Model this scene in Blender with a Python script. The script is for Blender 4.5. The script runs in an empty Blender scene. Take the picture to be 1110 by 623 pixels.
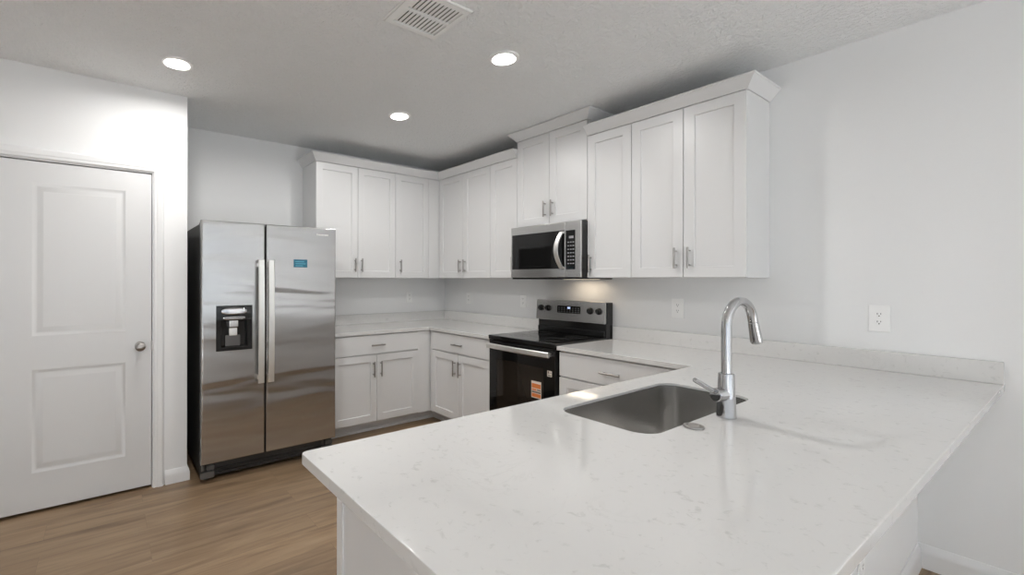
import bpy, bmesh, math, random
from mathutils import Matrix, Vector
from mathutils.geometry import tessellate_polygon

random.seed(4)
scene = bpy.context.scene
COL = scene.collection

# ------------------------------------------------------------------ camera
W, H = 1110.0, 623.0
F_PX, PU, PV, YAW, ROLL = 488.295, 460.09, 303.01, 0.6132, 0.0018
cam_data = bpy.data.cameras.new('camera')
cam = bpy.data.objects.new('camera', cam_data)
COL.objects.link(cam)
cam_data.sensor_fit = 'HORIZONTAL'
cam_data.sensor_width = 36.0
cam_data.lens = 36.0 * F_PX / W
cam_data.shift_x = (W / 2 - PU) / W
cam_data.shift_y = (PV - H / 2) / W
cam_data.clip_start = 0.02
cam.matrix_world = (Matrix.Translation((-3.1793, -4.1146, 1.3633)) @ Matrix.Rotation(-YAW, 4, 'Z')
                    @ Matrix.Rotation(math.pi / 2, 4, 'X') @ Matrix.Rotation(ROLL, 4, 'Z'))
scene.camera = cam

# ------------------------------------------------------------------ world, exposure, daylight, added fill
SKY_STRENGTH = 1.0
WINDOW_REAR_W, FILL_DOWN_W = 11.0, 270.0
WINDOW_SIDE_W, FILL_SIDE_DOWN_W = 1.5, 12.0
CAN_W = 10.0
RANGE_LAMP_W = 0.4
EXPOSURE = 0.05
world = bpy.data.worlds.new('sky')
scene.world = world
world.use_nodes = True
wb = world.node_tree.nodes['Background']
wb.inputs['Color'].default_value = (0.80, 0.90, 1.0, 1)
wb.inputs['Strength'].default_value = SKY_STRENGTH
vs = scene.view_settings
vs.view_transform = 'Standard'
vs.look = 'None'
vs.gamma = 1.0
vs.exposure = EXPOSURE
vs.use_curve_mapping = False
scene.cycles.use_denoising = True
scene.cycles.max_bounces = 10
scene.cycles.diffuse_bounces = 6
scene.cycles.sample_clamp_indirect = 6.0
scene.cycles.caustics_reflective = False
scene.cycles.caustics_refractive = False


def area_light(name, loc, rot, sx, sy, power, color=(1, 1, 1), shape='RECTANGLE', spread=math.pi):
    d = bpy.data.lights.new(name, 'AREA')
    d.shape = shape
    d.size = sx
    if shape == 'RECTANGLE':
        d.size_y = sy
    d.energy = power
    d.color = color
    d.spread = spread
    o = bpy.data.objects.new(name, d)
    COL.objects.link(o)
    o.location = loc
    o.rotation_euler = rot
    return o


# daylight at the glazed openings behind the viewer, plus two added downward fills
area_light('daylight_rear', (-3.2, -8.42, 1.25), (math.radians(90), 0, 0), 4.2, 2.1, WINDOW_REAR_W, (0.95, 0.98, 1.0))
area_light('fill_rear_down', (-3.2, -8.15, 1.9), (math.radians(14), 0, 0), 4.2, .8, FILL_DOWN_W, (0.97, 0.985, 1.0), spread=math.radians(85))  # added fill aimed at the floor, so its bounce lifts the ceiling
area_light('fill_side_down', (-5.90, -5.6, 1.8), (math.radians(40), 0, math.radians(-90)), 2.6, .7, FILL_SIDE_DOWN_W, (0.97, 0.985, 1.0), spread=math.radians(85))  # second added fill, aimed down from the side for the same bounce
area_light('daylight_side', (-5.92, -5.6, 1.35), (math.radians(90), 0, math.radians(-90)), 2.6, 1.7, WINDOW_SIDE_W, (0.95, 0.98, 1.0))

# ------------------------------------------------------------------ materials
def srgb(r, g, b):
    f = lambda c: (c / 255.0 / 12.92) if c / 255.0 <= 0.04045 else ((c / 255.0 + 0.055) / 1.055) ** 2.4
    return (f(r), f(g), f(b), 1.0)


class Mat:
    def __init__(self, name, color, rough=0.5, metal=0.0, **kw):
        self.m = bpy.data.materials.new(name)
        self.m.use_nodes = True
        self.nt = self.m.node_tree
        self.b = self.nt.nodes['Principled BSDF']
        self.b.inputs['Base Color'].default_value = color
        self.b.inputs['Roughness'].default_value = rough
        self.b.inputs['Metallic'].default_value = metal
        for k, v in kw.items():
            self.b.inputs[k.replace('_', ' ')].default_value = v

    def n(self, t, **kw):
        x = self.nt.nodes.new(t)
        for k, v in kw.items():
            setattr(x, k, v)
        return x

    def l(self, a, b):
        self.nt.links.new(a, b)

    def coords(self, scale=(1, 1, 1), rot=(0, 0, 0)):
        tc = self.n('ShaderNodeTexCoord')
        mp = self.n('ShaderNodeMapping')
        mp.inputs['Scale'].default_value = scale
        mp.inputs['Rotation'].default_value = rot
        self.l(tc.outputs['Object'], mp.inputs['Vector'])
        return mp.outputs['Vector']

    def noise(self, vec, scale, detail=2.0, rough=0.5, dist=0.0):
        x = self.n('ShaderNodeTexNoise')
        x.inputs['Scale'].default_value = scale
        x.inputs['Detail'].default_value = detail
        x.inputs['Roughness'].default_value = rough
        x.inputs['Distortion'].default_value = dist
        if vec is not None:
            self.l(vec, x.inputs['Vector'])
        return x

    def ramp(self, fac, stops):
        r = self.n('ShaderNodeValToRGB')
        e = r.color_ramp.elements
        while len(e) > 1:
            e.remove(e[-1])
        e[0].position = stops[0][0]
        e[0].color = stops[0][1]
        for p, c in stops[1:]:
            k = e.new(p)
            k.color = c
        self.l(fac, r.inputs['Fac'])
        return r

    def bump(self, h, strength, dist=0.01):
        bp = self.n('ShaderNodeBump')
        bp.inputs['Strength'].default_value = strength
        bp.inputs['Distance'].default_value = dist
        self.l(h, bp.inputs['Height'])
        self.l(bp.outputs['Normal'], self.b.inputs['Normal'])


M = {}


def g(v):
    return (v, v, v, 1)


def make_materials():
    w = Mat('wall_paint', (0.81, 0.812, 0.81, 1), 0.75)
    w.bump(w.noise(w.coords(), 90, 3).outputs['Fac'], 0.06, 0.004)
    M['wall'] = w.m
    c = Mat('ceiling_texture', (0.88, 0.89, 0.89, 1), 0.9)
    v = c.coords()
    n1 = c.noise(v, 38, 4, 0.6, 0.6)
    r = c.ramp(n1.outputs['Fac'], [(0.42, g(0)), (0.60, g(1))])
    c.bump(r.outputs['Color'], 0.75, 0.008)
    M['ceiling'] = c.m
    cp = Mat('pale_bounce_carpet', (0.74, 0.73, 0.72, 1), 0.95)  # for the added light-bouncing floor covering
    cp.bump(cp.noise(cp.coords(), 220, 2).outputs['Fac'], 0.4, 0.006)
    M['bounce_carpet'] = cp.m
    M['trim'] = Mat('white_trim_paint', (0.77, 0.77, 0.768, 1), 0.35).m
    M['door'] = Mat('white_door_paint', (0.66, 0.66, 0.658, 1), 0.38).m
    M['cabinet'] = Mat('white_cabinet_paint', (0.715, 0.713, 0.71, 1), 0.32).m
    M['plastic'] = Mat('white_plastic', (0.88, 0.88, 0.87, 1), 0.3).m
    M['toe'] = Mat('grey_toe_kick', (0.74, 0.74, 0.74, 1), 0.5).m

    # oak plank floor
    f = Mat('oak_plank_floor', srgb(168, 138, 108), 0.38)
    tc = f.n('ShaderNodeTexCoord')
    br = f.n('ShaderNodeTexBrick', offset=0.37, offset_frequency=2)
    br.inputs['Scale'].default_value = 1.0
    br.inputs['Brick Width'].default_value = 1.22
    br.inputs['Row Height'].default_value = 0.178
    br.inputs['Mortar Size'].default_value = 0.0006
    br.inputs['Mortar Smooth'].default_value = 0.2
    br.inputs['Color1'].default_value = g(0.0)
    br.inputs['Color2'].default_value = g(1.0)
    br.inputs['Mortar'].default_value = g(0.5)
    f.l(tc.outputs['Object'], br.inputs['Vector'])
    # plank-wise offset of the grain
    sep = f.n('ShaderNodeVectorMath', operation='MULTIPLY_ADD')
    f.l(br.outputs['Color'], sep.inputs[0])
    sep.inputs[1].default_value = (3.1, 1.7, 0)
    f.l(tc.outputs['Object'], sep.inputs[2])
    mp = f.n('ShaderNodeMapping')
    mp.inputs['Scale'].default_value = (0.9, 9.0, 1.0)
    f.l(sep.outputs['Vector'], mp.inputs['Vector'])
    gr = f.noise(mp.outputs['Vector'], 1.6, 5, 0.6, 0.7)
    mp2 = f.n('ShaderNodeMapping')
    mp2.inputs['Scale'].default_value = (3.0, 60.0, 1.0)
    f.l(sep.outputs['Vector'], mp2.inputs['Vector'])
    fine = f.noise(mp2.outputs['Vector'], 2.0, 3, 0.6)
    r1 = f.ramp(gr.outputs['Fac'], [(0.25, srgb(108, 87, 66)), (0.45, srgb(137, 113, 87)), (0.6, srgb(151, 127, 100)), (0.8, srgb(166, 143, 115))])
    mx = f.n('ShaderNodeMix', data_type='RGBA', blend_type='MULTIPLY')
    mx.inputs['Factor'].default_value = 0.35
    f.l(r1.outputs['Color'], mx.inputs['A'])
    r2 = f.ramp(fine.outputs['Fac'], [(0.3, g(0.72)), (0.65, g(1.0))])
    f.l(r2.outputs['Color'], mx.inputs['B'])
    mx2 = f.n('ShaderNodeMix', data_type='RGBA', blend_type='MULTIPLY')
    mx2.inputs['Factor'].default_value = 1.0
    r3 = f.ramp(br.outputs['Color'], [(0.0, g(0.88)), (1.0, g(1.04))])
    f.l(mx.outputs['Result'], mx2.inputs['A'])
    f.l(r3.outputs['Color'], mx2.inputs['B'])
    mx3 = f.n('ShaderNodeMix', data_type='RGBA', blend_type='MIX')
    f.l(br.outputs['Fac'], mx3.inputs['Factor'])
    f.l(mx2.outputs['Result'], mx3.inputs['A'])
    mx3.inputs['B'].default_value = srgb(112, 92, 70)
    f.l(mx3.outputs['Result'], f.b.inputs['Base Color'])
    M['floor'] = f.m

    # white quartz
    q = Mat('white_quartz', (0.80, 0.79, 0.77, 1), 0.07)
    v = q.coords()
    na = q.noise(v, 5.0, 6, 0.62, 1.2)
    ra = q.ramp(na.outputs['Fac'], [(0.0, g(0)), (0.485, g(0)), (0.50, g(1)), (0.515, g(0)), (1.0, g(0))])
    nb = q.noise(v, 2.3, 2, 0.5)
    rb = q.ramp(nb.outputs['Fac'], [(0.5, g(0)), (0.66, g(1))])
    nc = q.noise(v, 42, 3, 0.6, 0.5)
    rc = q.ramp(nc.outputs['Fac'], [(0.60, g(0)), (0.72, g(1))])
    m1 = q.n('ShaderNodeMath', operation='MULTIPLY')
    q.l(ra.outputs['Color'], m1.inputs[0])
    q.l(rb.outputs['Color'], m1.inputs[1])
    m2 = q.n('ShaderNodeMath', operation='MULTIPLY')
    q.l(rc.outputs['Color'], m2.inputs[0])
    m2.inputs[1].default_value = 0.40
    m4 = q.n('ShaderNodeMath', operation='MULTIPLY')
    q.l(m1.outputs[0], m4.inputs[0])
    m4.inputs[1].default_value = 0.16
    m3 = q.n('ShaderNodeMath', operation='MAXIMUM')
    q.l(m4.outputs[0], m3.inputs[0])
    q.l(m2.outputs[0], m3.inputs[1])
    mm = q.n('ShaderNodeMix', data_type='RGBA')
    q.l(m3.outputs[0], mm.inputs['Factor'])
    mm.inputs['A'].default_value = (0.67, 0.662, 0.648, 1)
    mm.inputs['B'].default_value = (0.42, 0.42, 0.40, 1)
    q.l(mm.outputs['Result'], q.b.inputs['Base Color'])
    M['quartz'] = q.m

    # brushed stainless steels
    s = Mat('brushed_stainless_doors', (0.50, 0.495, 0.49, 1), 0.22, 1.0)
    wv = s.noise(s.coords((0.55, 1, 3.2)), 1.5, 2, 0.5, 0.3)
    s.bump(wv.outputs['Fac'], 0.34, 0.05)
    s.b.inputs['Anisotropic'].default_value = 0.5
    M['fridge_steel'] = s.m
    s = Mat('brushed_stainless', (0.62, 0.61, 0.60, 1), 0.27, 1.0)
    nf = s.noise(s.coords((2, 2, 120)), 4, 2)
    s.bump(nf.outputs['Fac'], 0.03, 0.002)
    M['steel'] = s.m
    s = Mat('brushed_sink_steel', (0.60, 0.59, 0.575, 1), 0.27, 1.0)
    M['sink'] = s.m
    M['handle_steel'] = Mat('satin_steel_handle', (0.86, 0.85, 0.82, 1), 0.36, 1.0).m
    M['nickel'] = Mat('satin_nickel', (0.38, 0.36, 0.34, 1), 0.32, 1.0).m
    M['chrome'] = Mat('polished_chrome', (0.52, 0.52, 0.53, 1), 0.06, 1.0).m
    M['black_gloss'] = Mat('black_gloss_glass', (0.006, 0.006, 0.006, 1), 0.06).m
    M['black'] = Mat('black_enamel', (0.008, 0.008, 0.008, 1), 0.16).m
    M['black_matte'] = Mat('black_matte_plastic', (0.018, 0.018, 0.018, 1), 0.5).m
    M['window_glass_dark'] = Mat('dark_oven_glass', (0.022, 0.017, 0.013, 1), 0.05).m
    M['fridge_side'] = Mat('dark_grey_appliance_side', (0.035, 0.035, 0.033, 1), 0.42).m
    M['grey_plastic'] = Mat('dark_grey_plastic', (0.11, 0.105, 0.10, 1), 0.4).m
    M['slot'] = Mat('dark_slot', (0.03, 0.03, 0.03, 1), 0.7).m
    M['blue'] = Mat('blue_sticker', srgb(36, 104, 126), 0.45).m
    M['light_blue'] = Mat('pale_blue_ink', srgb(95, 170, 190), 0.45).m
    M['orange'] = Mat('orange_ink', srgb(214, 122, 58), 0.5).m
    M['paper'] = Mat('white_paper', srgb(225, 216, 205), 0.55).m
    M['grey_ink'] = Mat('grey_ink', srgb(120, 112, 104), 0.55).m
    M['marking'] = Mat('pale_key_marking', (0.30, 0.30, 0.31, 1), 0.5).m
    M['burner'] = Mat('grey_burner_ring', (0.09, 0.09, 0.09, 1), 0.2).m
    e = Mat('lit_lens', (1, 1, 1, 1), 0.5)
    e.b.inputs['Emission Color'].default_value = (1.0, 0.97, 0.92, 1)
    e.b.inputs['Emission Strength'].default_value = 4.0
    M['lens'] = e.m
    e = Mat('lit_clock', (0.02, 0.02, 0.03, 1), 0.3)
    e.b.inputs['Emission Color'].default_value = (0.55, 0.65, 1.0, 1)
    e.b.inputs['Emission Strength'].default_value = 1.2
    M['clock'] = e.m
    e = Mat('lit_hood_lens', (1, 1, 1, 1), 0.5)
    e.b.inputs['Emission Color'].default_value = (1.0, 0.86, 0.66, 1)
    e.b.inputs['Emission Strength'].default_value = 1.6
    M['hood_lens'] = e.m
    gl = bpy.data.materials.new('window_glass')
    gl.use_nodes = True
    nt = gl.node_tree
    nt.nodes.remove(nt.nodes['Principled BSDF'])
    tr = nt.nodes.new('ShaderNodeBsdfTransparent')
    gs = nt.nodes.new('ShaderNodeBsdfGlossy')
    gs.inputs['Roughness'].default_value = 0.0
    mxs = nt.nodes.new('ShaderNodeMixShader')
    mxs.inputs['Fac'].default_value = 0.06
    nt.links.new(tr.outputs[0], mxs.inputs[1])
    nt.links.new(gs.outputs[0], mxs.inputs[2])
    nt.links.new(mxs.outputs[0], nt.nodes['Material Output'].inputs['Surface'])
    M['glass'] = gl


make_materials()

# ------------------------------------------------------------------ mesh helpers
def frame(origin, facing):
    """Local (u, v, w) -> world: u to the right seen from the front, v up, w out of the face."""
    z = Vector((0, 0, 1))
    n = {'-y': Vector((0, -1, 0)), '-x': Vector((-1, 0, 0)), '+x': Vector((1, 0, 0)), '+y': Vector((0, 1, 0))}[facing]
    u = z.cross(n)
    m = Matrix.Identity(4)
    for i, ax in enumerate((u, z, n)):
        for k in range(3):
            m[k][i] = ax[k]
    m.translation = Vector(origin)
    return m


class MB:
    def __init__(self, mat=None):
        self.bm = bmesh.new()
        self.M = mat if mat is not None else Matrix.Identity(4)

    def v(self, p):
        return self.bm.verts.new(self.M @ Vector(p))

    def box(self, x0, x1, y0, y1, z0, z1, b=0.0, seg=2):
        vs_ = [self.v((x, y, z)) for x in (x0, x1) for y in (y0, y1) for z in (z0, z1)]
        q = [(0, 1, 3, 2), (4, 6, 7, 5), (0, 4, 5, 1), (2, 3, 7, 6), (0, 2, 6, 4), (1, 5, 7, 3)]
        fs = [self.bm.faces.new([vs_[i] for i in f]) for f in q]
        if b > 0:
            bmesh.ops.recalc_face_normals(self.bm, faces=fs)
            es = list({e for f in fs for e in f.edges})
            bmesh.ops.bevel(self.bm, geom=es, offset=b, segments=seg, profile=0.5, affect='EDGES', clamp_overlap=True)
        return self

    def loft(self, rings, cap0=True, cap1=True, closed=True):
        R = [[self.v(p) for p in r] for r in rings]
        n = len(R[0])
        for a, b in zip(R, R[1:]):
            for i in range(n if closed else n - 1):
                j = (i + 1) % n
                try:
                    self.bm.faces.new((a[i], a[j], b[j], b[i]))
                except ValueError:
                    pass
        if cap0:
            self.bm.faces.new(R[0][::-1])
        if cap1:
            self.bm.faces.new(R[-1])
        return self

    def tube(self, path, r, n=16, cap=True, flat=None):
        """Round (or flat=(a,b) elliptical) tube along a list of points."""
        P = [Vector(p) for p in path]
        rs = r if isinstance(r, (list, tuple)) else [r] * len(P)
        t0 = (P[1] - P[0]).normalized()
        up = Vector((0, 0, 1)) if abs(t0.z) < 0.9 else Vector((1, 0, 0))
        nrm = (up - t0 * up.dot(t0)).normalized()
        rings = []
        for i, p in enumerate(P):
            if i == 0:
                t = t0
            elif i == len(P) - 1:
                t = (P[i] - P[i - 1]).normalized()
            else:
                t = ((P[i + 1] - P[i]).normalized() + (P[i] - P[i - 1]).normalized()).normalized()
            nrm = (nrm - t * nrm.dot(t)).normalized()
            bn = t.cross(nrm)
            rings.append([p + (nrm * math.cos(a) + bn * math.sin(a)) * rs[i] for a in [2 * math.pi * k / n for k in range(n)]])
        return self.loft(rings, cap, cap)

    def cyl(self, p0, p1, r, r2=None, n=24, b=0.0):
        p0, p1 = Vector(p0), Vector(p1)
        r2 = r if r2 is None else r2
        if b <= 0:
            return self.tube([p0, p1], [r, r2], n)
        d = (p1 - p0).normalized()
        return self.tube([p0, p0 + d * b * 0.02, p0 + d * b, p1 - d * b, p1 - d * b * 0.02, p1],
                         [r - b, r - b * 0.8, r, r2, r2 - b * 0.8, r2 - b], n)

    def lathe(self, prof, origin, axis, n=32, cap0=True, cap1=True):
        """prof: (radius, height along axis)."""
        o = Vector(origin)
        a = Vector(axis).normalized()
        h = Vector((1, 0, 0)) if abs(a.x) < 0.8 else Vector((0, 1, 0))
        e1 = (h - a * h.dot(a)).normalized()
        e2 = a.cross(e1)
        rings = [[o + a * t + (e1 * math.cos(k) + e2 * math.sin(k)) * r for k in [2 * math.pi * i / n for i in range(n)]] for r, t in prof]
        return self.loft(rings, cap0, cap1)

    def slab(self, u0, u1, v0, v1, w0, w1, b=0.002, holes=(), seg=3, back=True):
        """A panel with softened front edges; holes (ua, ub, va, vb) are left open in the front face."""
        def rect(i, w):
            return [(u0 + i, v0 + i, w), (u1 - i, v0 + i, w), (u1 - i, v1 - i, w), (u0 + i, v1 - i, w)]
        rings = [rect(0, w0)]
        for k in range(seg + 1):
            a = math.pi / 2 * k / seg
            rings.append(rect(b * (1 - math.cos(a)), w1 - b + b * math.sin(a)))
        self.loft(rings, back, not holes)
        if holes:
            us = sorted({u0 + b, u1 - b} | {x for h in holes for x in h[:2]})
            vv = sorted({v0 + b, v1 - b} | {x for h in holes for x in h[2:]})
            P = {}
            def pt(a, c):
                if (a, c) not in P:
                    P[(a, c)] = self.v((a, c, w1))
                return P[(a, c)]
            for i in range(len(us) - 1):
                for j in range(len(vv) - 1):
                    cu, cv = (us[i] + us[i + 1]) / 2, (vv[j] + vv[j + 1]) / 2
                    if any(h[0] < cu < h[1] and h[2] < cv < h[3] for h in holes):
                        continue
                    self.bm.faces.new((pt(us[i], vv[j]), pt(us[i + 1], vv[j]), pt(us[i + 1], vv[j + 1]), pt(us[i], vv[j + 1])))
        return self

    def recess(self, hole, steps, cap=True):
        """Loft inward from a hole: steps = (inset, w) ..."""
        ua, ub, va, vb = hole
        rings = [[(ua + i, va + i, w), (ub - i, va + i, w), (ub - i, vb - i, w), (ua + i, vb - i, w)] for i, w in steps]
        return self.loft(rings, False, cap)

    def build(self, name, material, parent=None, sharp=32):
        bm = self.bm
        bmesh.ops.remove_doubles(bm, verts=bm.verts, dist=1e-6)
        bmesh.ops.recalc_face_normals(bm, faces=bm.faces)
        off = Vector(parent['_o']) if parent is not None and '_o' in parent else Vector((0, 0, 0))
        if parent is None:
            # origin at the base centre of the mesh
            xs = [v.co.x for v in bm.verts]; ys = [v.co.y for v in bm.verts]; zs = [v.co.z for v in bm.verts]
            org = Vector(((min(xs) + max(xs)) / 2, (min(ys) + max(ys)) / 2, min(zs)))
            off = org
        bmesh.ops.translate(bm, vec=-off, verts=bm.verts)
        me = bpy.data.meshes.new(name)
        bm.to_mesh(me)
        bm.free()
        me.materials.append(M[material])
        for p in me.polygons:
            p.use_smooth = True
        me.set_sharp_from_angle(angle=math.radians(sharp))
        o = bpy.data.objects.new(name, me)
        wn = o.modifiers.new('weighted_normals', 'WEIGHTED_NORMAL')
        wn.keep_sharp = True
        wn.weight = 80
        COL.objects.link(o)
        if parent is None:
            o.location = off
        else:
            o.parent = parent
            o['_o'] = parent['_o']
        return o


ROOTS = []


def thing(name, loc, label, cat, group=None):
    o = bpy.data.objects.new(name, None)
    COL.objects.link(o)
    o.location = loc
    o['_o'] = tuple(loc)
    o['label'] = label
    o['category'] = cat
    if group:
        o['group'] = group
    o.empty_display_size = 0.1
    return o


def structure(o):
    o['kind'] = 'structure'
    return o


def sweep(mb, path, prof, cap=True):
    """Sweep an (offset, z) profile along a plan polyline with mitred corners; offset is to the right of travel."""
    P = [Vector(p) for p in path]
    nrm = []
    for a, b in zip(P, P[1:]):
        d = (b - a).normalized()
        nrm.append(Vector((d.y, -d.x)))
    rings = []
    for i, p in enumerate(P):
        if i == 0:
            m = nrm[0]
        elif i == len(P) - 1:
            m = nrm[-1]
        else:
            m = (nrm[i - 1] + nrm[i]) / (1 + nrm[i - 1].dot(nrm[i]))
        rings.append([(p.x + m.x * o, p.y + m.y * o, z) for o, z in prof])
    mb.loft(rings, cap, cap)
    return mb


def rrect(x0, x1, y0, y1, r, n=8):
    out = []
    for cx, cy, a0 in ((x1 - r, y1 - r, 0), (x0 + r, y1 - r, 90), (x0 + r, y0 + r, 180), (x1 - r, y0 + r, 270)):
        for k in range(n + 1):
            a = math.radians(a0 + 90 * k / n)
            out.append((cx + r * math.cos(a), cy + r * math.sin(a)))
    return out


def round_poly(pts, rad, n=6):
    """Round the corners of a polygon: rad[i] per corner."""
    out = []
    N = len(pts)
    for i in range(N):
        p, a, b = Vector(pts[i]), Vector(pts[i - 1]), Vector(pts[(i + 1) % N])
        r = rad[i]
        if r <= 0:
            out.append(tuple(p))
            continue
        d1, d2 = (a - p).normalized(), (b - p).normalized()
        c = p + (d1 + d2) * r     # right angles only
        s, e = p + d1 * r, p + d2 * r
        for k in range(n + 1):
            t = math.pi / 2 * k / n
            q = c + (s - c) * math.cos(t) + (e - c) * math.sin(t)
            out.append((q.x, q.y))
    return out


def offset_poly(pts, d):
    """Offset inward (pts counter-clockwise)."""
    N = len(pts)
    out = []
    for i in range(N):
        a, p, b = Vector(pts[i - 1]), Vector(pts[i]), Vector(pts[(i + 1) % N])
        d1, d2 = (p - a).normalized(), (b - p).normalized()
        n1, n2 = Vector((-d1.y, d1.x)), Vector((-d2.y, d2.x))
        m = (n1 + n2) / max(0.2, 1 + n1.dot(n2))
        out.append((p.x + m.x * d, p.y + m.y * d))
    return out


def ccw(pts):
    s = sum(a[0] * b[1] - b[0] * a[1] for a, b in zip(pts, pts[1:] + pts[:1]))
    return pts if s > 0 else pts[::-1]


def plate(mb, outer, z0, z1, ease=0.003, hole=None):
    """Flat slab from a plan polygon (with an optional hole), eased top and bottom edges."""
    outer = ccw(outer)
    loops = [outer]
    if hole:
        loops.append(ccw(hole)[::-1])
    prof = [(ease, z0), (0, z0 + ease), (0, z1 - ease), (ease * 0.3, z1 - ease * 0.3), (ease, z1)]
    ringsets = []
    for L in loops:
        ringsets.append([[mb.v((x, y, z)) for x, y in offset_poly(L, d)] for d, z in prof])
    for R in ringsets:
        n = len(R[0])
        for a, b in zip(R, R[1:]):
            for i in range(n):
                mb.bm.faces.new((a[i], a[(i + 1) % n], b[(i + 1) % n], b[i]))
    for k in (0, -1):
        flat = [v for R in ringsets for v in R[k]]
        tris = tessellate_polygon([[Vector((v.co.x, v.co.y, 0)) for v in R[k]] for R in ringsets])
        for t in tris:
            try:
                mb.bm.faces.new([flat[i] for i in t])
            except ValueError:
                pass
    return mb


# ------------------------------------------------------------------ the room shell
CEIL = 2.602
XL, YR = -6.0, -8.5          # far side and rear of the open living area
XP, YP = -2.735, -0.675      # corner of the pantry block beside the refrigerator

structure(MB().box(XL - .1, 0.1, YR - .1, 0.1, -0.05, 0.0).build('floor', 'floor'))
structure(MB().box(XL - .1, 0.1, YR - .1, 0.1, CEIL, CEIL + 0.1).build('ceiling', 'ceiling'))
structure(MB().box(XL - 0.1, 0.1, 0.0, 0.1, 0, CEIL).build('wall_back', 'wall'))
structure(MB().box(0.0, 0.1, YR, 0.0, 0, CEIL).build('wall_right', 'wall'))
# pantry wall with its door opening and the short return beside the refrigerator
OX0, OX1, OZ = -3.703, -2.918, 2.075
m = MB()
m.box(XL, OX0, YP, YP + .11, 0, CEIL)
m.box(OX0, OX1, YP, YP + .11, OZ, CEIL)
m.box(OX1, XP, YP, YP + .11, 0, CEIL)
m.box(XP - .11, XP, YP + .11, 0.0, 0, CEIL)
structure(m.build('wall_left', 'wall'))
# far side wall with a window opening, rear wall with a wide glazed opening
m = MB()
m.box(XL - .1, XL, YR, -7.0, 0, CEIL)
m.box(XL - .1, XL, -4.2, 0, 0, CEIL)
m.box(XL - .1, XL, -7.0, -4.2, 0, 0.45)
m.box(XL - .1, XL, -7.0, -4.2, 2.25, CEIL)
structure(m.build('wall_side', 'wall'))
m = MB()
m.box(XL, -5.4, YR - .1, YR, 0, CEIL)
m.box(-1.0, 0.0, YR - .1, YR, 0, CEIL)
m.box(-5.4, -1.0, YR - .1, YR, 2.35, CEIL)
m.box(-5.4, -1.0, YR - .1, YR, 0, 0.12)
structure(m.build('wall_rear', 'wall'))


def window(name, u0, u1, z0, z1, mat, bars):
    m = MB(mat)
    t = 0.05
    m.box(u0, u0 + t, z0, z1, -.06, 0, .004)
    m.box(u1 - t, u1, z0, z1, -.06, 0, .004)
    m.box(u0 + t, u1 - t, z0, z0 + t, -.06, 0, .004)
    m.box(u0 + t, u1 - t, z1 - t, z1, -.06, 0, .004)
    for k in range(1, bars):
        x = u0 + (u1 - u0) * k / bars
        m.box(x - .03, x + .03, z0 + t, z1 - t, -.05, -.01, .003)
    f = structure(m.build(name, 'trim'))
    f['_o'] = tuple(f.location)
    gm = MB(mat)
    gm.box(u0 + t, u1 - t, z0 + t, z1 - t, -.034, -.028)
    gm.build('window_pane', 'glass', f)


window('window_1', 1.0, 5.4, 0.12, 2.35, frame((0, YR, 0), '+y'), 3)
window('window_2', 4.2, 7.0, 0.45, 2.25, frame((XL, 0, 0), '+x'), 2)

# pale floor covering added out of view to bounce light up to the ceiling
structure(MB().box(XL + .05, -.05, YR + .05, -5.9, 0.0005, 0.012, .004).build('floor_bounce_carpet', 'bounce_carpet'))

# half wall behind the peninsula cabinets
PENX, PENB = -2.66, -3.71
structure(MB().box(PENX, 0.0, PENB, -3.60, 0, 0.884).build('wall_peninsula', 'wall'))

# baseboards: profile offset/height
BB = [(0, 0), (0.016, 0), (0.016, 0.058), (0.012, 0.066), (0.012, 0.074), (0.006, 0.088), (0.004, 0.092), (0, 0.092)]
m = MB()
sweep(m, [(XP, YP + .12), (XP, YP), (-2.866, YP)][::-1] if False else [(-2.866, YP), (XP, YP), (XP, -0.02)], BB)
structure(m.build('baseboard_left', 'trim'))
m = MB()
sweep(m, [(XL, YP), (-3.755, YP)], BB)
structure(m.build('baseboard_pantry', 'trim'))
BB2 = [(o, z * 1.2) for o, z in BB]
m = MB()
sweep(m, [(PENX, PENB), (0.0 - .0165, PENB)], BB2)
structure(m.build('baseboard_peninsula', 'trim'))
m = MB()
sweep(m, [(0, PENB), (0, YR)], BB2)
structure(m.build('baseboard_right', 'trim'))

# door casing
CASE = [(0.0, 0.0), (0.0, 0.010), (0.006, 0.014), (0.020, 0.014), (0.026, 0.018), (0.046, 0.020), (0.055, 0.016), (0.060, 0.010), (0.060, 0.0)]
FD = frame((0, YP, 0), '-y')
ix0, ix1, iz = OX0 + .015, OX1 - .015, OZ - .013
path = [((ix0, 0), (-1, 0)), ((ix0, iz), (-1, 1)), ((ix1, iz), (1, 1)), ((ix1, 0), (1, 0))]
rings = [[(p[0] + d[0] * o, p[1] + d[1] * o, h) for o, h in CASE] for p, d in path]
m = MB(FD)
m.loft(rings)
structure(m.build('trim_1', 'trim'))
# jamb lining the opening
m = MB(FD)
m.box(OX0, OX0 + .021, 0, OZ, -.11, -.0005)
m.box(OX1 - .021, OX1, 0, OZ, -.11, -.0005)
m.box(OX0 + .021, OX1 - .021, OZ - .0215, OZ, -.11, -.0005)
structure(m.build('trim_2', 'trim'))

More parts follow.
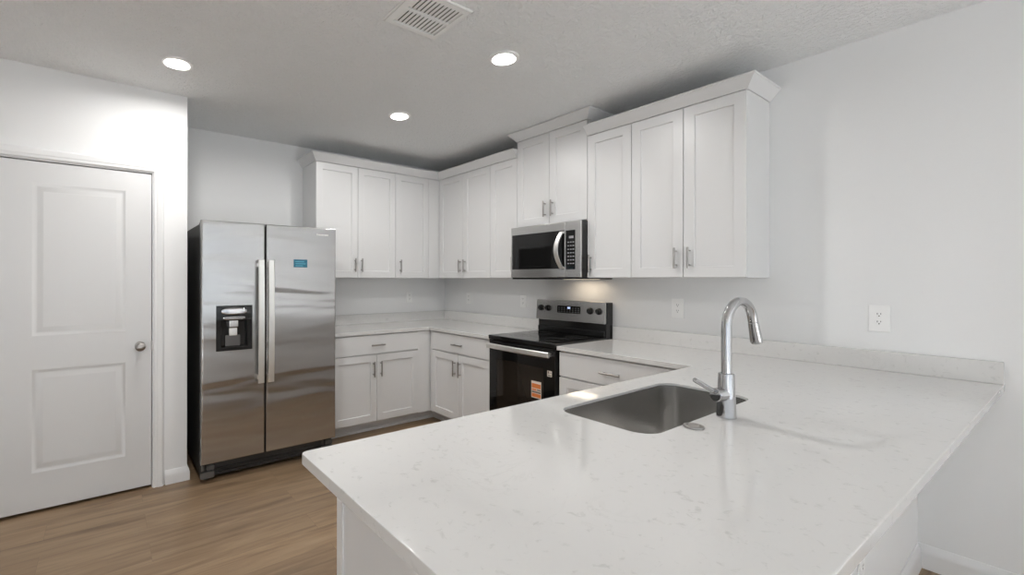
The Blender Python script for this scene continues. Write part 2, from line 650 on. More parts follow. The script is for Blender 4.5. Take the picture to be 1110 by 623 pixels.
# two-panel pantry door
DX0, DX1, DZ0, DZ1 = -3.678, -2.943, 0.018, 2.048
m = MB(FD)
holes = [(-3.540, -3.082, 0.232, 0.836), (-3.540, -3.082, 1.028, 1.928)]
m.slab(DX0, DX1, DZ0, DZ1, -.040, -.004, .002, holes)
for h in holes:
    m.recess(h, [(0, -.004), (0.006, -.006), (0.014, -.012), (0.022, -.013), (0.028, -.012), (0.050, -.0065), (0.056, -.006)])
door = structure(m.build('door_1', 'door'))
door['_o'] = tuple(door.location)
m = MB(FD)
kx, kz = -3.006, 0.931
m.lathe([(0.028, -.004), (0.030, -.001), (0.029, 0.003), (0.016, 0.007), (0.012, 0.012), (0.011, 0.026), (0.016, 0.031), (0.025, 0.038),
         (0.028, 0.047), (0.026, 0.055), (0.018, 0.060), (0.006, 0.062)], (kx, kz, 0), (0, 0, 1))
m.build('door_knob', 'nickel', door)
m = MB(FD)
m.box(-2.946, -2.9395, kz - .028, kz + .028, -.03, -.0035)
m.build('latch_plate', 'nickel', door)

# ------------------------------------------------------------------ cabinets
UP0, UP1 = 1.378, 2.406      # upper cabinets: bottom and top
T = 0.020                    # door thickness
SW = 0.060                   # shaker stile width


def shaker(mat, u0, u1, v0, v1, parent, name='door', sw=SW):
    m = MB(mat)
    h = (u0 + sw, u1 - sw, v0 + sw, v1 - sw)
    m.slab(u0, u1, v0, v1, 0.001, T, .0015, [h])
    m.recess(h, [(0, T), (0.0012, T - .001), (0.0035, T - .009), (0.004, T - .0095)])
    return m.build(name, 'cabinet', parent)


def flat_front(mat, u0, u1, v0, v1, parent, name='drawer'):
    m = MB(mat)
    m.slab(u0, u1, v0, v1, 0.001, T, .002)
    return m.build(name, 'cabinet', parent)


def pull(mat, u, v, parent, vertical=True, length=0.135):
    m = MB(mat)
    h = length / 2
    if vertical:
        m.cyl((u, v - h, T + .030), (u, v + h, T + .030), .0062, n=14, b=.0012)
        for s in (-1, 1):
            m.cyl((u, v + s * (h - .020), T - .0005), (u, v + s * (h - .020), T + .030), .0045, n=12)
    else:
        m.cyl((u - h, v, T + .030), (u + h, v, T + .030), .0062, n=14, b=.0012)
        for s in (-1, 1):
            m.cyl((u + s * (h - .020), v, T - .0005), (u + s * (h - .020), v, T + .030), .0045, n=12)
    return m.build('handle', 'nickel', parent)


def upper(facing, depth, u0, u1, splits, handles, label, v0=UP0, v1=UP1, dv0=None, dv1=None, filler=None, hz=1.497):
    """One wall cabinet; depth is the body's front plane distance from its wall."""
    wall = (0, -0.0, 0)
    fr = frame((0, -depth, 0) if facing == '-y' else (-depth, 0, 0), facing)
    c = fr @ Vector(((u0 + u1) / 2, v0, -depth / 2))
    t = thing('upper_cabinet', c, label, 'cabinet', 'white upper cabinets')
    m = MB(fr)
    m.box(u0 + .0005, u1 - .0005, v0, v1, -depth + .002, 0, .001, 1)
    m.build('body', 'cabinet', t)
    edges = [u0] + splits + [u1]
    dv0 = v0 + .003 if dv0 is None else dv0
    dv1 = v1 - .003 if dv1 is None else dv1
    for a, b, hu in zip(edges, edges[1:], handles):
        if filler and (a, b) == filler:
            m = MB(fr)
            m.slab(a + .001, b - .001, v0 + .0005, v1 - .003, .0005, T * 0.9, .001)
            m.build('filler_strip', 'cabinet', t)
            continue
        d = shaker(fr, a + .002, b - .002, dv0, dv1, t)
        if hu is not None:
            pull(fr, hu, hz, d, True, 0.125)
    return t


UD = 0.313
upper('-y', UD, -1.684, -0.866, [-1.275], [-1.309, -1.241],
      'white two-door upper cabinet on the back wall, nearest the refrigerator')
upper('-y', UD, -0.866, -0.316, [-0.468], [-0.815, None],
      'white upper cabinet on the back wall with one door, ending at the inside corner', filler=(-0.468, -0.316))
# range wall (u = -y)
upper('-x', UD, 0.336, 1.110, [0.725], [0.690, 0.760],
      'white two-door upper cabinet on the range wall, in the inside corner')
upper('-x', UD, 1.110, 1.437, [], [1.400],
      'narrow white one-door upper cabinet on the corner side of the microwave')
upper('-x', UD, 1.437, 2.121, [1.776], [1.740, 1.812],
      'short raised white upper cabinet above the microwave', v0=1.797, v1=2.530, dv0=1.806, hz=1.925)
upper('-x', UD, 2.121, 2.456, [], [2.152],
      'narrow white one-door upper cabinet between the microwave and the widest cabinet', hz=1.482)
upper('-x', UD, 2.456, 3.118, [2.787], [2.748, 2.826],
      'wide white two-door upper cabinet at the open end of the row, above the faucet')

CROWN = [(0.0, 0.001), (0.005, 0.001), (0.008, 0.006), (0.016, 0.016), (0.034, 0.036), (0.046, 0.050), (0.050, 0.056),
         (0.056, 0.058), (0.056, 0.067), (0.0, 0.067), (-.02, 0.067), (-.02, 0.001)]


def crown(path, z, label):
    m = MB()
    sweep(m, path, [(o + .0005, z + h) for o, h in CROWN])
    o = m.build('crown_molding', 'cabinet', sharp=25)
    o['label'] = label
    o['category'] = 'molding'
    o['group'] = 'crown moldings'


UF = UD + T
crown([(-1.684, -.004), (-1.684, -UF), (-UF, -UF), (-UF, -1.436)], UP1,
      'white crown molding running over the corner cabinets from refrigerator to microwave')
crown([(-.004, -1.437), (-UF, -1.437), (-UF, -2.121), (-.004, -2.121)], 2.530,
      'white crown molding just under the ceiling, above the raised microwave cabinet')
crown([(-UF, -2.123), (-UF, -3.118), (-.004, -3.118)], UP1,
      'white crown molding over the last two cabinets, turning the open end')

CT0, CT1 = 0.884, 0.914      # counter slab


def base_cabinet(facing, front, u0, u1, face0, face1, split, label, toe, body_back, dh=True, body_u=None):
    fr = frame((0, -front, 0) if facing == '-y' else (-front, 0, 0), facing)
    c = fr @ Vector(((u0 + u1) / 2, 0, -front / 2))
    c.z = 0
    t = thing('base_cabinet', c, label, 'cabinet', 'white base cabinets')
    bu0, bu1 = body_u or (u0, u1)
    m = MB(fr)
    m.box(bu0, bu1, 0.112, CT0 - .0005, -front + body_back, 0, .001, 1)
    m.build('body', 'cabinet', t)
    m = MB(fr)
    m.box(toe[0], toe[1], 0, 0.112, -.140, -.115)
    k = m.build('toe_kick', 'toe', t)
    m = MB(fr)
    sh = [(0, 0), (.013, 0), (.012, .008), (.008, .015), (0, .019)]
    m.loft([[(u, h, -.115 + o) for o, h in sh] for u in (toe[0], toe[1])])
    m.build('shoe_molding', 'trim', t)
    dr = flat_front(fr, face0, face1, 0.713, 0.874, t)
    pull(fr, (face0 + face1) / 2, 0.789, dr, False, 0.135)
    for a, b, hu in ((face0, split - .0015, split - .036), (split + .0015, face1, split + .036)):
        d = shaker(fr, a, b, 0.120, 0.703, t)
        pull(fr, hu, 0.580, d, True, 0.135)
    return t, fr


BF = 0.607   # body front of the back run, doors add T
t, fr = base_cabinet('-y', BF, -1.672, -0.003, -1.666, -0.800, -1.237,
                     'white base cabinet with drawer and two doors, on the back wall beside the refrigerator', (-1.672, -.528), .003)
m = MB(fr)
m.slab(-.798, -.665, .113, CT0 - .004, .0005, .016, .001)
m.build('filler_strip', 'cabinet', t)
m = MB()
m.box(-.643, -.003, -.6485, -BF - .0005, .112, CT0 - .0005)
m.build('corner_body', 'cabinet', t)
m = MB()
m.box(-.528, -.503, -.6495, -.470, 0, .112)
m.build('toe_kick', 'toe', t)
RF = 0.643
base_cabinet('-x', RF, 0.63, 1.457, 0.662, 1.450, 1.050,
             'white base cabinet with drawer and two doors, between the inside corner and the range', (.650, 1.457), .003,
             body_u=(0.650, 1.457))
t, fr = base_cabinet('-x', RF, 2.131, 3.00, 2.136, 2.912, 2.524,
                     'white base cabinet with drawer, between the range and the sink peninsula', (2.131, 3.00), .003)
m = MB(fr)
m.slab(2.915, 2.998, .113, CT0 - .004, .0005, .016, .001)
m.build('filler_strip', 'cabinet', t)

# peninsula cabinet: hollow, so that the sink bowl hangs inside it
PF = -3.020
t = thing('peninsula_cabinet', ((PENX + 0) / 2, -3.3, 0), 'white cabinet carrying the sink counter, its plain end panel facing the floor', 'cabinet')
m = MB()
m.box(PENX, -.003, -3.597, -3.585, .112, CT0 - .0005)
m.box(PENX, -.003, PF - .02, PF, .112, CT0 - .0005)
m.box(PENX, -.003, -3.585, PF - .02, .112, .13)
m.box(-2.02, -2.00, -3.585, PF - .02, .13, CT0 - .0005)
m.box(-1.08, -1.06, -3.585, PF - .02, .13, CT0 - .0005)
m.build('body', 'cabinet', t)
m = MB()
m.box(PENX - .013, PENX - .0005, -3.71, PF + .018, 0.001, CT0 - .0005, .0015)
m.box(PENX - .019, PENX - .0125, PF - .012, PF + .020, 0.001, CT0 - .0005, .001)
m.build('end_panel', 'cabinet', t)
m = MB()
m.box(PENX, -.003, PF - .115, PF - .09, 0, .112)
m.build('toe_kick', 'toe', t)
fr = frame((0, PF, 0), '+y')
for a, b in ((0.70, 1.06), (1.08, 1.535), (1.541, 2.00), (2.02, 2.33), (2.336, 2.65)):
    dd = shaker(fr, a + .002, b - .002, 0.120, 0.874, t)
    pull(fr, b - .04, 0.76, dd)

# ------------------------------------------------------------------ countertops
def strip(x0, x1, y0, y1, parent):
    m = MB()
    m.box(x0, x1, y0, y1, CT1 + .0003, 1.011, .002)
    return m.build('backsplash', 'quartz', parent)


CF = 0.678   # counter front on the range wall
t = thing('countertop', (-.5, -.35, CT0), 'white quartz countertop in the corner, from the refrigerator round to the range', 'countertop', 'white quartz countertops')
m = MB()
plate(m, [(-.002, -.002), (-.002, -1.459), (-CF, -1.459), (-CF, -.638), (-1.676, -.638), (-1.676, -.002)], CT0, CT1)
m.build('slab', 'quartz', t)
strip(-1.676, -.022, -.021, -.002, t)
strip(-.021, -.002, -1.459, -.002, t)

t = thing('countertop', (-1.4, -3.4, CT0), 'large white quartz countertop of the peninsula with the sink cut into it', 'countertop', 'white quartz countertops')
PEN0, PEN1, PENE = -2.980, -3.950, -2.768
outer = round_poly([(-.002, -2.126), (-.002, -3.966), (PENE, -3.902), (PENE, -2.968), (-CF, -2.995), (-CF, -2.126)], [0, 0, .018, .018, 0, 0])
SINK = (-1.905, -1.155, -3.430, -3.097)
m = MB()
plate(m, outer, CT0, CT1, .003, rrect(*SINK, .066, 10))
m.build('slab', 'quartz', t)
strip(-.021, -.002, -3.9645, -2.126, t)

# ------------------------------------------------------------------ sink, faucet, hole cover
sx, sy = (SINK[0] + SINK[1]) / 2, (SINK[2] + SINK[3]) / 2
t = thing('sink', (sx, sy, .68), 'undermount stainless steel single bowl sink in the white peninsula counter', 'sink')
m = MB()
def ring(i, z, r):
    return [(x, y, z) for x, y in rrect(SINK[0] + i, SINK[1] - i, SINK[2] + i, SINK[3] - i, r, 10)]
zt = CT0 - .0008
zt = CT1 - .010
m.loft([ring(.0005, zt, .0655), ring(.0015, zt, .0645), ring(.0030, .78, .063), ring(.006, .715, .062), ring(.016, .695, .058), ring(.034, .684, .05), ring(.09, .681, .045), ring(.15, .679, .012)], False, True)
m.loft([ring(.0005, zt, .0655), ring(.0005, .87, .0655), ring(.001, .75, .065), ring(.006, .700, .064), ring(.03, .680, .05), ring(.15, .676, .012)], False, True)
m.build('bowl', 'sink', t)
m = MB()
m.lathe([(.057, .679), (.057, .6815), (.048, .6825), (.042, .680), (.020, .679), (.004, .6795)], (sx, sy, 0), (0, 0, 1))
m.build('drain_strainer', 'steel', t)

FX, FY = -1.517, -3.476
t = thing('faucet', (FX, FY, CT1), 'chrome gooseneck pull-down faucet standing beside the sink', 'faucet')
m = MB()
m.lathe([(.0285, 0.0003), (.0290, .002), (.0285, .004), (.0265, .040), (.0245, .090), (.0232, .140), (.0228, .1430), (.0215, .1445), (.0165, .1448), (.0162, .147)], (FX, FY, CT1), (0, 0, 1), 40)
m.build('base', 'chrome', t)
D = Vector((.995, -.1, 0)).normalized()
R = .085
B0 = Vector((FX, FY, 0))
zs = 1.2075
pts = [B0 + Vector((0, 0, z)) for z in (1.058, 1.10, 1.15, 1.19)]
for k in range(0, 23):
    a = math.radians(180 - 165 * k / 22)
    pts.append(B0 + D * (R + R * math.cos(a)) + Vector((0, 0, zs + R * math.sin(a))))
m = MB()
m.tube(pts, .0150, 24)
m.build('gooseneck', 'chrome', t)
end = pts[-1]
td = (pts[-1] - pts[-2]).normalized()
m = MB()
m.lathe([(.0135, -.002), (.0152, .0), (.0152, .008), (.0142, .0095), (.0142, .0115), (.0156, .013), (.0165, .035), (.0188, .078), (.0190, .084), (.0178, .088), (.0150, .0885), (.0145, .086), (.004, .086)], end, td, 32)
m.build('spray_head', 'chrome', t)
A = Vector((-.937, .347, 0))
hc = Vector((FX, FY, .990))
m = MB()
m.lathe([(.0228, .006), (.0228, .040), (.0222, .0440), (.0200, .0465), (.004, .047)], hc, A, 32)
hub = m.build('lever_hub', 'chrome', t)
m = MB()
p0 = hc + A * .036 + Vector((0, 0, .004))
p1 = hc + A * .130 + Vector((0, 0, .0545))
dd = (p1 - p0)
m.tube([p0, p0 + dd * .1, p0 + dd * .94, p0 + dd * .985, p1], [.0066, .0068, .0076, .0070, .0040], 16)
m.build('lever', 'chrome', t)

m = MB()
m.lathe([(.0275, .0002), (.0285, .002), (.0275, .0060), (.0245, .0075), (.0215, .0070), (.0190, .0025), (.0170, .0025), (.0150, .0068), (.0060, .0078), (.001, .0078)], (-1.714, -3.463, CT1), (0, 0, 1), 40)
o = m.build('sink_hole_cover', 'nickel')
o['label'] = 'small round steel cap on the counter in front of the sink, beside the faucet'
o['category'] = 'cap'

# ------------------------------------------------------------------ refrigerator
RX0, RX1, RXC = -2.674, -1.722, -2.259
RY = -.785      # door back plane
t = thing('refrigerator', ((RX0 + RX1) / 2, -.45, 0), 'stainless steel side-by-side refrigerator with ice and water dispenser', 'refrigerator')
m = MB()
m.box(RX0 + .006, RX1 - .006, RY + .008, -.06, .035, 1.742, .006)
m.build('body', 'fridge_side', t)
fr = frame((0, RY, 0), '-y')
DT = .060
disp = (-2.584, -2.350, 0.878, 1.185)
m = MB(fr)
m.slab(RX0, RXC - .004, .132, 1.757, 0, DT, .012, [disp], 5)
m.recess(disp, [(0, DT), (.001, DT - .002), (.001, DT - .004)], False)
dl = m.build('freezer_door', 'fridge_steel', t)
m = MB(fr)
m.slab(RXC + .004, RX1, .132, 1.757, 0, DT, .012, (), 5)
drr = m.build('refrigerator_door', 'fridge_steel', t)
m = MB(fr)
m.box(RX0 + .012, RX1 - .012, .14, 1.745, -.0085, -.0002)
m.build('gasket', 'black_matte', t)


def fridge_handle(u0, u1, parent):
    m = MB(fr)
    z0, z1 = .640, 1.500
    rings = []
    N = 18
    for k in range(N + 1):
        s = k / N
        z = z0 + (z1 - z0) * s
        bow = .012 * math.sin(math.pi * s)
        w = DT + .036 + bow
        e = .004
        rings.append([(u0 + e, z, w), (u1 - e, z, w), (u1, z, w + e), (u1, z, w + .014 - e), (u1 - e, z, w + .014), (u0 + e, z, w + .014), (u0, z, w + .014 - e), (u0, z, w + e)])
    m.loft(rings)
    for z in (z0 + .02, z1 - .05):
        m.box(u0 + .005, u1 - .005, z, z + .03, DT - .001, DT + .042, .002)
    m.build('handle', 'handle_steel', parent)


fridge_handle(-2.321, -2.279, dl)
fridge_handle(-2.253, -2.211, drr)
# dispenser
m = MB(fr)
du0, du1, dv0, dv1 = disp[0] + .0015, disp[1] - .0015, disp[2] + .0015, disp[3] - .0015
cav = (du0 + .030, du1 - .030, dv0 + .020, dv0 + .205)
m.slab(du0, du1, dv0, dv1, .012, DT + .001, .003, [cav])
m.recess(cav, [(0, DT + .001), (.003, DT - .002), (.010, .016)])
dsp = m.build('dispenser', 'black_gloss', dl)
m = MB(fr)
# sculpted bright ledge and chute
def lens_ring(cu, cv, a, b, w):
    return [(cu + a * math.copysign(abs(math.cos(q)) ** .6, math.cos(q)), cv + b * math.copysign(abs(math.sin(q)) ** .8, math.sin(q)), w) for q in [2 * math.pi * k / 28 for k in range(28)]]
cu = (du0 + du1) / 2 - .004
m.loft([lens_ring(cu, dv1 - .036, .084, .026, DT + .0005), lens_ring(cu, dv1 - .037, .082, .022, DT + .010), lens_ring(cu, dv1 - .038, .070, .015, DT + .015)])
m.build('dispenser_hood', 'chrome', dsp)
m = MB(fr)
m.loft([lens_ring(cu, dv1 - .084, .074, .013, DT + .0005), lens_ring(cu, dv1 - .084, .072, .011, DT + .008), lens_ring(cu, dv1 - .084, .062, .006, DT + .012)])
m.build('dispenser_ledge', 'chrome', dsp)
m = MB(fr)
m.box(cu - .030, cu + .030, dv1 - .150, dv1 - .100, .020, DT - .004, .006)
m.build('chute', 'steel', dsp)
m = MB(fr)
m.box(cu - .026, cu + .026, dv0 + .098, dv0 + .150, .024, .044, .005)
m.build('paddle', 'handle_steel', dsp)
m = MB(fr)
m.box(cu - .048, cu + .048, dv0 + .026, dv0 + .100, .020, .030, .004)
m.build('lower_panel', 'grey_plastic', dsp)
# sticker and maker's mark
m = MB(fr)
m.box(-2.057, -1.954, 1.453, 1.511, DT - .0001, DT + .0006)
st = m.build('sticker', 'blue', drr)
m = MB(fr)
for k, (a, b) in enumerate(((.012, .080), (.012, .090), (.012, .070))):
    z = 1.497 - k * .015
    m.box(-2.057 + a, -2.057 + b, z - .005, z, DT + .0005, DT + .0010)
m.build('print_lines', 'light_blue', st)
m = MB(fr)
for k in range(9):
    u = -1.880 + k * .0105
    m.box(u, u + .007, 1.698, 1.708 if k else 1.711, DT - .0001, DT + .0007)
m.build('nameplate', 'handle_steel', drr)
# grille and feet
m = MB(fr)
m.box(RX0 + .012, RX1 - .012, .030, .050, -.040, .004, .003)
m.box(RX0 + .012, RX1 - .012, .062, .078, -.040, .002, .003)
m.box(RX0 + .012, RX1 - .012, .112, .124, -.040, -.004, .003)
m.box(RX0 + .012, RX1 - .012, .030, .124, -.050, -.034)
m.build('base_grille', 'black_matte', t)
for a, b in ((RX0 + .004, RX0 + .090), (RX1 - .100, RX1 - .004)):
    m = MB(fr)
    m.box(a, b, .022, .066, -.03, .012, .004)
    m.box(a + .040, b, .074, .104, -.03, .010, .004)
    m.box(a + .008, a + .026, .064, .118, -.03, .002, .003)
    m.build('hinge_cover', 'grey_plastic', t)
for a in (RX0 + .05, RX1 - .05):
    for y in (RY + .05, -.12):
        m = MB()
        m.cyl((a, y, 0), (a, y, .036), .022, n=16)
        m.build('foot', 'black_matte', t)
for a, b in ((RX0 + .01, RX0 + .10), (RX1 - .10, RX1 - .01)):
    m = MB(fr)
    m.box(a, b, 1.7425, 1.752, -.10, -.012, .003)
    m.build('hinge', 'grey_plastic', t)

# ------------------------------------------------------------------ microwave
MU0, MU1, MV0, MV1 = 1.4385, 2.1195, 1.374, 1.795
t = thing('microwave', (-.2, -(MU0 + MU1) / 2, MV0), 'stainless and black over-the-range microwave hung under the raised cabinet', 'microwave')
m = MB()
m.box(-.392, -.004, -MU1, -MU0, MV0, MV1, .003)
m.build('body', 'black', t)
fr = frame((-.392, 0, 0), '-x')
MW = .016
MS = 1.985
m = MB(fr)
h = (MU0 + .013, MS - .0015, 1.448, 1.732)
m.slab(MU0, MS - .001, MV0 + .008, MV1 - .001, .0005, MW, .004, [(h[0], h[1] - .004, h[2], h[3])])
hh = (h[0], h[1] - .004, h[2], h[3])
m.recess(hh, [(0, MW), (.001, MW - .003)], False)
md = m.build('door', 'steel', t)
m = MB(fr)
wh = (1.500, 1.800, 1.468, 1.640)
m.slab(hh[0] + .0008, hh[1] - .0008, hh[2] + .0008, hh[3] - .0008, .002, MW - .0015, .001, [wh])
m.recess(wh, [(0, MW - .0015), (.002, MW - .003), (.003, MW - .005)])
m.build('glass', 'black_gloss', md)
m = MB(fr)
pts = []
N = 16
rings = []
for k in range(N + 1):
    s = k / N
    z = 1.447 + (1.722 - 1.447) * s
    bow = .038 * math.sin(math.pi * s) ** .8
    du = -.026 * math.sin(math.pi * s)
    w = MW + .004 + bow
    u0_, u1_ = 1.928 + du + .02, 1.960 + du + .02
    rings.append([(u0_, z, w), (u1_, z, w), (u1_ + .002, z, w + .004), (u1_, z, w + .012), (u0_, z, w + .012), (u0_ - .002, z, w + .004)])
m.loft(rings)
m.box(1.944, 1.982, 1.447, 1.462, MW - .002, MW + .012, .002)
m.box(1.944, 1.982, 1.708, 1.723, MW - .002, MW + .012, .002)
m.build('handle', 'handle_steel', md)
m = MB(fr)
ph = (MS + .001, 2.074, 1.440, 1.728)
m.slab(MS + .0005, MU1, MV0 + .008, MV1 - .001, .0005, MW, .004, [(ph[0] + .004, ph[1], ph[2], ph[3])])
pp = (ph[0] + .004, ph[1], ph[2], ph[3])
m.recess(pp, [(0, MW), (.001, MW - .003)], False)
pf = m.build('control_frame', 'steel', t)
m = MB(fr)
m.slab(pp[0] + .0008, pp[1] - .0008, pp[2] + .0008, pp[3] - .0008, .002, MW - .0015, .001)
pb = m.build('control_panel', 'black_gloss', pf)
m = MB(fr)
m.box(2.018, 2.058, 1.668, 1.686, MW - .002, MW - .0008)
m.build('display', 'marking', pb)
m = MB(fr)
for i in range(7):
    for j in range(3):
        u = 2.006 + j * .022
        z = 1.640 - i * .026
        m.box(u, u + .013, z - .004, z + .004, MW - .002, MW - .001)
m.build('keypad', 'marking', pb)
m = MB()
m.box(-.395, -.01, -MU1 + .004, -MU0 - .004, MV0 - .006, MV0 + .001, .002)
m.build('underside_vent', 'black_matte', t)
m = MB()
m.box(-.20, -.07, -2.05, -1.81, MV0 - .0075, MV0 - .0055)
m.build('lamp_lens', 'hood_lens', t)
area_light('range_lamp', (-.135, -1.93, MV0 - .012), (0, 0, 0), .14, .24, RANGE_LAMP_W, (1.0, .80, .58))

# ------------------------------------------------------------------ range
U0, U1 = 1.465, 2.120
t = thing('range', (-.35, -(U0 + U1) / 2, 0), 'black and stainless electric range with glass cooktop between the counters', 'range')
m = MB()
m.box(-.640, -.012, -U1, -U0, .03, .895, .003)
m.build('body', 'black', t)
m = MB()
m.box(-.690, -.095, -U1 - .0015, -U0 + .0015, .8955, .926, .006, 3)
ck = m.build('cooktop', 'black_gloss', t)
for (x, y, r) in ((-.50, -1.63, .085), (-.50, -1.96, .110), (-.24, -1.63, .110), (-.24, -1.96, .085)):
    for rr in (r, r * .62):
        m = MB()
        m.lathe([(rr, .9261), (rr, .9264), (rr - .003, .9264), (rr - .003, .9261)], (x, y, 0), (0, 0, 1), 40, False, False)
        m.build('burner_ring', 'burner', ck)
fr = frame((-.641, 0, 0), '-x')
RW = .040
m = MB(fr)
wh = (U0 + .085, U1 - .105, .33, .745)
m.slab(U0 + .002, U1 - .002, .235, .890, .0005, RW, .006, [wh], 4)
m.recess(wh, [(0, RW), (.002, RW - .002), (.004, RW - .004)], False)
od = m.build('oven_door', 'black_gloss', t)
m = MB(fr)
m.box(wh[0] + .003, wh[1] - .003, wh[2] + .003, wh[3] - .003, RW - .012, RW - .0035)
m.build('door_window', 'window_glass_dark', od)
m = MB(fr)
rings = []
N = 20
for k in range(N + 1):
    s = k / N
    u = U0 + .008 + (U1 - U0 - .04) * s
    w = RW + .026 + .016 * math.sin(math.pi * s)
    z = .847
    hgt = .0195
    rings.append([(u, z - hgt, w + .004), (u, z - hgt + .004, w), (u, z + hgt - .004, w), (u, z + hgt, w + .004), (u, z + hgt, w + .012), (u, z + hgt - .005, w + .017), (u, z - hgt + .005, w + .017), (u, z - hgt, w + .012)])
m.loft(rings)
for u in (U0 + .012, U1 - .062):
    m.box(u, u + .028, .834, .860, RW - .001, RW + .034, .002)
m.build('handle', 'handle_steel', od)
m = MB(fr)
m.box(1.902, 1.992, .520, .640, RW - .0036, RW - .0028)
st = m.build('sticker', 'paper', od)
m = MB(fr)
for a, b, c, d in ((1.906, 1.988, .590, .622), (1.906, 1.950, .573, .584), (1.906, 1.988, .526, .552)):
    m.box(a, b, c, d, RW - .0030, RW - .0024)
m.build('orange_bands', 'orange', st)['label'] = 'orange printed bands'
m = MB(fr)
m.box(1.906, 1.988, .556, .569, RW - .0030, RW - .0024)
m.box(1.955, 1.988, .574, .584, RW - .0030, RW - .0024)
m.build('text_lines', 'grey_ink', st)
m = MB(fr)
m.box(2.048, 2.088, .694, .735, RW - .0002, RW + .0006)
sl = m.build('small_label', 'paper', od)
m = MB(fr)
m.box(2.053, 2.064, .715, .731, RW + .0004, RW + .0009)
m.box(2.069, 2.083, .718, .722, RW + .0004, RW + .0009)
m.box(2.053, 2.083, .699, .706, RW + .0004, RW + .0009)
m.build('label_print', 'grey_ink', sl)
m = MB(fr)
m.slab(U0 + .002, U1 - .002, .045, .228, .0005, RW - .004, .006)
m.build('storage_drawer', 'black', t)
# back guard
m = MB()
m.box(-.094, -.006, -U1 + .002, -U0 - .002, .8955, 1.030, .004)
m.box(-.075, -.006, -U1 + .0005, -U0 - .0005, 1.026, 1.190, .004)
m.box(-.110, -.090, -U1 + .006, -U0 - .006, .926, .975, .008)
m.build('back_guard', 'black', t)
m = MB()
y0, y1 = -2.112, -1.450
rings = []
for y in (y0, y1):
    rings.append([(-.0755, y, 1.024), (-.104, y, 1.026), (-.106, y, 1.030), (-.094, y, 1.188), (-.090, y, 1.194), (-.0755, y, 1.195)])
m.loft(rings)
gp = m.build('control_panel', 'steel', t)
def gx(z):
    return -.106 + (z - 1.03) / .158 * .012
for y, z in ((-1.500, 1.125), (-1.575, 1.125), (-1.985, 1.121), (-2.062, 1.121)):
    m = MB()
    n_ = Vector((-1, 0, .075)).normalized()
    m.lathe([(.026, -.001), (.026, .004), (.022, .006), (.0205, .020), (.018, .0225), (.003, .023)], (gx(z), y, z), n_, 24)
    kb = m.build('knob', 'black', gp)
    m = MB()
    c = Vector((gx(z), y, z)) + n_ * .022
    m.box(c.x - .005, c.x, y - .004, y + .004, z - .018, z + .020, .001)
    m.build('knob_grip', 'black_matte', kb)
def panel_patch(name, y0, y1, z0, z1, out, mat, parent):
    m = MB()
    m.loft([[(gx(z0) - out, y, z0), (gx(z1) - out, y, z1), (gx(z1) + .004, y, z1), (gx(z0) + .004, y, z0)] for y in (y0, y1)])
    return m.build(name, mat, parent)
dp = panel_patch('display_panel', -1.895, -1.672, 1.092, 1.150, .0015, 'black_gloss', gp)
panel_patch('clock', -1.800, -1.772, 1.128, 1.142, .0019, 'clock', dp)
m = MB()
for i in range(3):
    for j in range(8):
        if i == 0 and 3 <= j <= 4:
            continue
        y = -1.885 + j * .027
        z = 1.102 + (2 - i) * .016
        m.box(gx(z) - .0019, gx(z), y, y + .012, z - .002, z + .002)
m.build('key_marks', 'marking', dp)
for y in (-U1 + .06, -U0 - .06):
    for x in (-.58, -.08):
        m = MB()
        m.cyl((x, y, 0), (x, y, .032), .018, n=14)
        m.build('foot', 'black_matte', t)

# ------------------------------------------------------------------ wall plates
def outlet(mat, u, v, label, hh=.0575, hw=.0355, slots=True):
    c = mat @ Vector((u, v, 0))
    t = thing('wall_outlet', c, label, 'outlet', 'white wall outlets')
    m = MB(mat)
    m.slab(u - hw, u + hw, v - hh, v + hh, .0004, .006, .003)
    m.build('plate', 'plastic', t)
    for s in (-1, 1):
        cv = v + s * .0195
        m = MB(mat)
        m.loft([[(u + .0165 * math.copysign(min(1, abs(math.cos(a)) * 1.12), math.cos(a)), cv + .0145 * math.sin(a), w) for a in [2 * math.pi * k / 24 for k in range(24)]] for w in (.005, .0072)])
        rc = m.build('receptacle', 'plastic', t)
        m = MB(mat)
        m.box(u - .0075, u - .0050, cv + .000, cv + .0085, .0070, .0075)
        m.box(u + .0050, u + .0075, cv + .001, cv + .0080, .0070, .0075)
        m.cyl((u, cv - .0065, .0070), (u, cv - .0065, .0075), .0028, n=10)
        m.build('slots', 'slot', rc)
    m = MB(mat)
    m.cyl((u, v, .0055), (u, v, .0070), .003, n=10)
    m.build('screw', 'plastic', t)
    return t


FX_ = frame((0, 0, 0), '-x')
outlet(FX_, 3.578, 1.172, 'white duplex outlet on bare wall past the last upper cabinet', hh=.066, hw=.040)
outlet(FX_, 2.599, 1.172, 'white duplex outlet under the widest upper cabinets, just past the range', hh=.066, hw=.040)
outlet(FX_, 1.205, 1.165, 'white outlet plate on the wall close to the corner side of the range control panel')
outlet(FX_, 0.430, 1.165, 'white outlet plate on the range wall next to the inside corner')
outlet(frame((0, 0, 0), '-y'), -0.488, 1.172, 'white outlet plate on the back wall between the corner counter and upper cabinets')
outlet(frame((0, PENB, 0), '-y'), -1.055, .400, 'white outlet plate on the half wall below the peninsula counter')

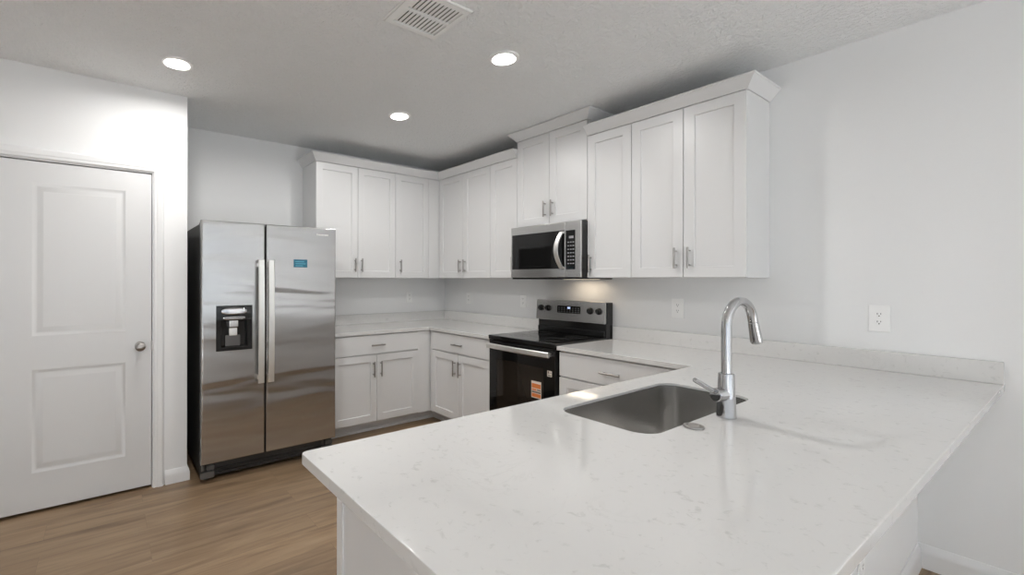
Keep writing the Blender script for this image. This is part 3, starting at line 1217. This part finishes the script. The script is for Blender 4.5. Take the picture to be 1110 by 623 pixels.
# ------------------------------------------------------------------ ceiling vent and downlights
vx0, vx1, vy0, vy1 = -2.112, -1.805, -2.545, -2.246
t = thing('ceiling_vent', ((vx0 + vx1) / 2, (vy0 + vy1) / 2, CEIL), 'white louvred air vent set in the textured ceiling', 'vent')
fr = Matrix(((1, 0, 0, 0), (0, -1, 0, 0), (0, 0, -1, CEIL), (0, 0, 0, 1)))   # u = x, v = -y, w = down
m = MB(fr)
a = .040
va0, va1 = -vy1, -vy0
mid = (va0 + va1) / 2
h1 = (vx0 + a, vx1 - .030, va0 + .034, mid - .008)
h2 = (vx0 + a, vx1 - .030, mid + .008, va1 - .034)
m.slab(vx0, vx1, va0, va1, .0003, .010, .006, [h1, h2])
for h in (h1, h2):
    m.recess(h, [(0, .010), (.001, .0005)], False)
m.build('vent_frame', 'plastic', t)
m = MB(fr)
m.box(vx0 + .012, vx1 - .012, va0 + .012, va1 - .012, .0002, .0012)
m.build('duct_shade', 'slot', t)  # dark sheet stands in for the shade inside the duct
n_sl = 11
for h in (h1, h2):
    for k in range(n_sl):
        w = (h[1] - h[0]) / n_sl
        u = h[0] + w * k
        m = MB(fr)
        # tilted blade
        m.loft([[(u + w * .10, v, .0070), (u + w * .16, v, .0058), (u + w * .70, v, .0096), (u + w * .64, v, .0108)] for v in (h[2] + .012, h[3] - .001)])
        m.build('louvre', 'plastic', t)


def can_light(x, y, label, group='recessed ceiling lights'):
    t = thing('recessed_light', (x, y, CEIL), label, 'ceiling light', group)
    m = MB()
    m.lathe([(.084, -.0003), (.084, -.006), (.080, -.011), (.070, -.0125), (.062, -.0105), (.0555, -.0045), (.0550, -.0010)], (x, y, CEIL), (0, 0, 1), 48, False, False)
    m.build('trim_ring', 'plastic', t)
    m = MB()
    m.lathe([(.0545, -.0005), (.0545, -.0030), (.040, -.0036), (.001, -.0038)], (x, y, CEIL), (0, 0, 1), 48)
    m.build('lens', 'lens', t)
    area_light('downlight', (x, y, CEIL - .0050), (0, 0, 0), .10, .10, CAN_W, (1.0, .985, .965), 'DISK', math.radians(178))
    return t


can_light(-2.855, -1.189, 'lit recessed ceiling light nearest the white pantry door')
can_light(-1.372, -2.312, 'lit recessed ceiling light nearest the air vent, before the range cabinets')
can_light(-1.379, -1.225, 'smallest-looking lit recessed ceiling light, deepest in the kitchen before the corner cabinets')
can_light(-2.855, -2.312, 'lit recessed ceiling light over the open floor before the sink peninsula, out of frame')

for x in (-4.4,):  # extra lamp out of view, added for brightness
    can_light(x, -4.2, 'unseen recessed ceiling light added over the living area to brighten the room', None)

# helper keys used while building are not part of the scene
for o in scene.objects:
    if '_o' in o:
        del o['_o']
